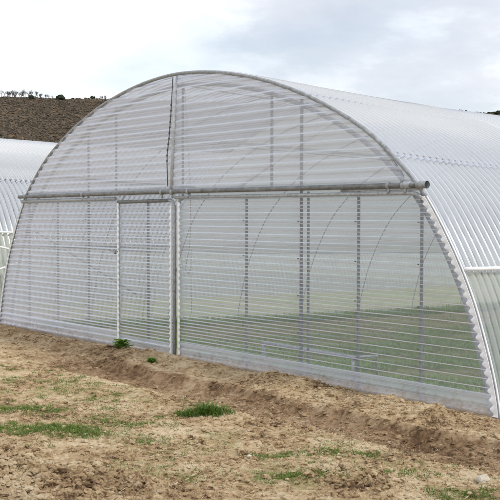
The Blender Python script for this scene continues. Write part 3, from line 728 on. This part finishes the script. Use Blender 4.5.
# bare trees on the crest
def at_crest(px, v=1.0):   # picture column of the 500 px photograph -> azimuth
    fx = (px - 250) / 1062.6
    return math.degrees(.9070 + PI / 2 - math.atan(fx)), v
def branch(mb, p, d, L_, r, depth, tw):
    q = p + d * L_
    (mb if depth > 1 else tw).tube([tuple(p), tuple((p + q) / 2 + Vector((random.gauss(0, .05), random.gauss(0, .05), 0)) * L_), tuple(q)], [r, r * .85, r * .65], 4, False)
    if depth == 0: return
    for k in range(random.choice((2, 3, 3)) if depth < 5 else 4):
        nd = (d + Vector((random.gauss(0, .55), random.gauss(0, .55), random.gauss(.1, .3)))).normalized()
        branch(mb, p + d * L_ * random.uniform(.6, 1), nd, L_ * random.uniform(.55, .8), r * .6, depth - 1, tw)
def bare_tree(px, h, label, v=1.0):
    az, v = at_crest(px, v); b = Vector(hill_pt(np.array([az]), np.array([v]))[0])
    t = empty('bare_tree', b - Vector((0, 0, .3))); tag(t, label, 'tree', 'bare trees along the crest of the hill')
    mb, tw = MB(), MB()
    for q in range(random.choice((1, 2, 3))):
        branch(mb, Vector((random.gauss(0, .5) * (q > 0), random.gauss(0, .3) * (q > 0), 0)), Vector((random.gauss(0, .2), random.gauss(0, .2), 1)).normalized(), h * random.uniform(.2, .3), h * .016 + .05, 5, tw)
    mb.build('trunk', M['bark'], t); tw.build('crown', M['bark'], t)
trees = [(-6, 5.0), (-1, 4.4), (2, 5.2), (5, 4.0), (8, 4.4), (10.5, 3.4), (13, 5.0), (15.5, 3.8), (18, 4.6), (20.5, 4.0), (22.5, 5.2), (25.5, 4.4), (29, 4.6), (32, 5.0), (36, 5.2), (38.5, 4.2), (41, 3.4), (46, 2.6), (49, 2.2), (53, 2.4), (102, 2.6), (106, 2.4)]
LT = 'bare thin tree in the row along the hill crest at left'
for px, h in trees:
    lab = LT if px < 42 else ('small bare tree alone on the hill crest beside the arch' if px > 90 else 'low bare sapling at the thin end of the crest row')
    bare_tree(px, h * 1.5, lab)
for px, h, lab in ((460.5, 2.6, 'small bare tree showing alone over the roof at right'), (476, 1.9, 'tiny dark bare tree over the roof, right of a slightly taller one')):
    bare_tree(px, h, lab)
def shrub(px, v, w, h, label):
    az, v = at_crest(px, v); b = hill_pt(np.array([az]), np.array([v]))[0]
    n = 130; c = RNG.standard_normal((n, 3)); c /= np.linalg.norm(c, axis=1, keepdims=True); c *= RNG.random((n, 1))**.4
    c = c * [w / 2, w / 2, h / 2]; c[:, 2] += h * .5
    P = IV[None] * (1 + .4 * RNG.standard_normal((n, 12)))[..., None] * .16 * h * (.6 + .8 * RNG.random((n, 1, 1))) + c[:, None]
    F = (IF[None] + (np.arange(n) * 12)[:, None, None]).reshape(-1, 3)
    t = empty('evergreen_shrub', b); tag(t, label, 'shrub')
    o = npmesh('crown', P.reshape(-1, 3), F, M['evergreen'], smooth=False); o.parent = t
    mb = MB(); mb.tube([(0, 0, -.3), (0, 0, h * .5)], [.2, .08], 6); mb.build('trunk', M['bark'], t)
shrub(61, .945, 4.6, 3.2, 'dark round evergreen shrub standing out on the hillside below the bare track')
shrub(32, .95, 2.6, 2.4, 'smaller dark evergreen shrub on the slope below the bare trees')
shrub(93, 1.0, 3.0, 1.6, 'low dark shrub on the hill crest near the arch')
for i, (px, w, h) in enumerate(((488, 2.4, 1.1), (492.5, 3.4, 1.5), (497, 3.6, 2.2), (501, 3.2, 1.8), (505, 4, 2.4))):
    t = shrub(px, 1.0, w, h, 'dark shrub in the short row on the crest at the far right')
for o in bpy.data.objects:
    if o.get('label') == 'dark shrub in the short row on the crest at the far right': o['group'] = 'dark shrubs on the crest at the right'

# ------------------------------------------------------------------ sky, sun, camera
to_sun = Vector((.60, .22, .74)).normalized()
elev = math.asin(to_sun.z); rot = math.atan2(to_sun.x, to_sun.y)
w = bpy.data.worlds.new('World'); sc.world = w; w.use_nodes = True
nt = w.node_tree; nt.nodes.clear(); L = nt.links.new
out = N(nt, 'ShaderNodeOutputWorld'); bg = N(nt, 'ShaderNodeBackground'); bg.inputs['Strength'].default_value = .1
sky = N(nt, 'ShaderNodeTexSky'); sky.sky_type = 'NISHITA'; sky.sun_disc = False; sky.sun_elevation = elev; sky.sun_rotation = rot
tc = N(nt, 'ShaderNodeTexCoord'); mp = N(nt, 'ShaderNodeMapping'); mp.inputs['Scale'].default_value = (1, 1, 2.6); L(tc.outputs['Generated'], mp.inputs['Vector'])
cn = noise(nt, 6.5, 8, .6, mp.outputs[0]); cn2 = noise(nt, 2.1, 5, .5, mp.outputs[0])
# broad bank of grey cloud low in the north-west of the view
dot = N(nt, 'ShaderNodeVectorMath', operation='DOT_PRODUCT'); L(tc.outputs['Generated'], dot.inputs[0])
az = math.radians(134.0); el = math.radians(11.8); dot.inputs[1].default_value = (math.cos(az) * math.cos(el), math.sin(az) * math.cos(el), math.sin(el))
bank = ramp(nt, [(.0, (0, 0, 0)), (1.0, (1, 1, 1))])
mr = N(nt, 'ShaderNodeMapRange'); L(dot.outputs['Value'], mr.inputs['Value']); mr.inputs['From Min'].default_value = .972; mr.inputs['From Max'].default_value = .9993
s1 = N(nt, 'ShaderNodeMath', operation='MULTIPLY_ADD'); L(mr.outputs[0], s1.inputs[0]); s1.inputs[1].default_value = .28; L(cn.outputs['Fac'], s1.inputs[2])
gr = ramp(nt, [(.42, (9.9, 10.0, 10.1)), (.56, (8.7, 8.85, 9.1)), (.72, (6.6, 6.8, 7.3)), (.9, (5.8, 6.0, 6.6))]); L(s1.outputs[0], gr.inputs['Fac'])
cov = ramp(nt, [(.40, (.5, .5, .5)), (.56, (.97, .97, .97))]); L(cn2.outputs['Fac'], cov.inputs['Fac'])
mxs = N(nt, 'ShaderNodeMix', data_type='RGBA'); L(cov.outputs[0], mxs.inputs['Factor']); L(sky.outputs[0], mxs.inputs['A']); L(gr.outputs[0], mxs.inputs['B'])
L(mxs.outputs['Result'], bg.inputs['Color']); L(bg.outputs[0], out.inputs['Surface'])

sun = bpy.data.lights.new('Sun', 'SUN'); sun.energy = 1.5; sun.angle = math.radians(10); sun.color = (1, .965, .91)
so = bpy.data.objects.new('Sun', sun); C.objects.link(so); so.rotation_euler = (-to_sun).to_track_quat('-Z', 'Y').to_euler()

cam = bpy.data.cameras.new('Camera'); co = bpy.data.objects.new('Camera', cam); C.objects.link(co); sc.camera = co
yaw, pitch, roll = .90702, .031995, .001796
fwd = Vector((-math.sin(yaw) * math.cos(pitch), math.cos(yaw) * math.cos(pitch), -math.sin(pitch)))
rt = Vector((math.cos(yaw), math.sin(yaw), 0)); upv = rt.cross(fwd)
r2 = rt * math.cos(roll) + upv * math.sin(roll); u2 = upv * math.cos(roll) - rt * math.sin(roll)
co.matrix_world = Matrix(((r2.x, u2.x, -fwd.x, 10.40952), (r2.y, u2.y, -fwd.y, -7.04327), (r2.z, u2.z, -fwd.z, 1.68203), (0, 0, 0, 1)))
cam.sensor_width = 36; cam.lens = 1062.626 / 500 * 36; cam.clip_start = .1; cam.clip_end = 6000

sc.view_settings.view_transform = 'Standard'; sc.view_settings.look = 'None'; sc.view_settings.gamma = 1; sc.view_settings.use_curve_mapping = False
sc.view_settings.exposure = 0.45
sc.render.engine = 'CYCLES'
cy = sc.cycles; cy.max_bounces = 8; cy.diffuse_bounces = 4; cy.transparent_max_bounces = 24; cy.transmission_bounces = 4; cy.use_denoising = True
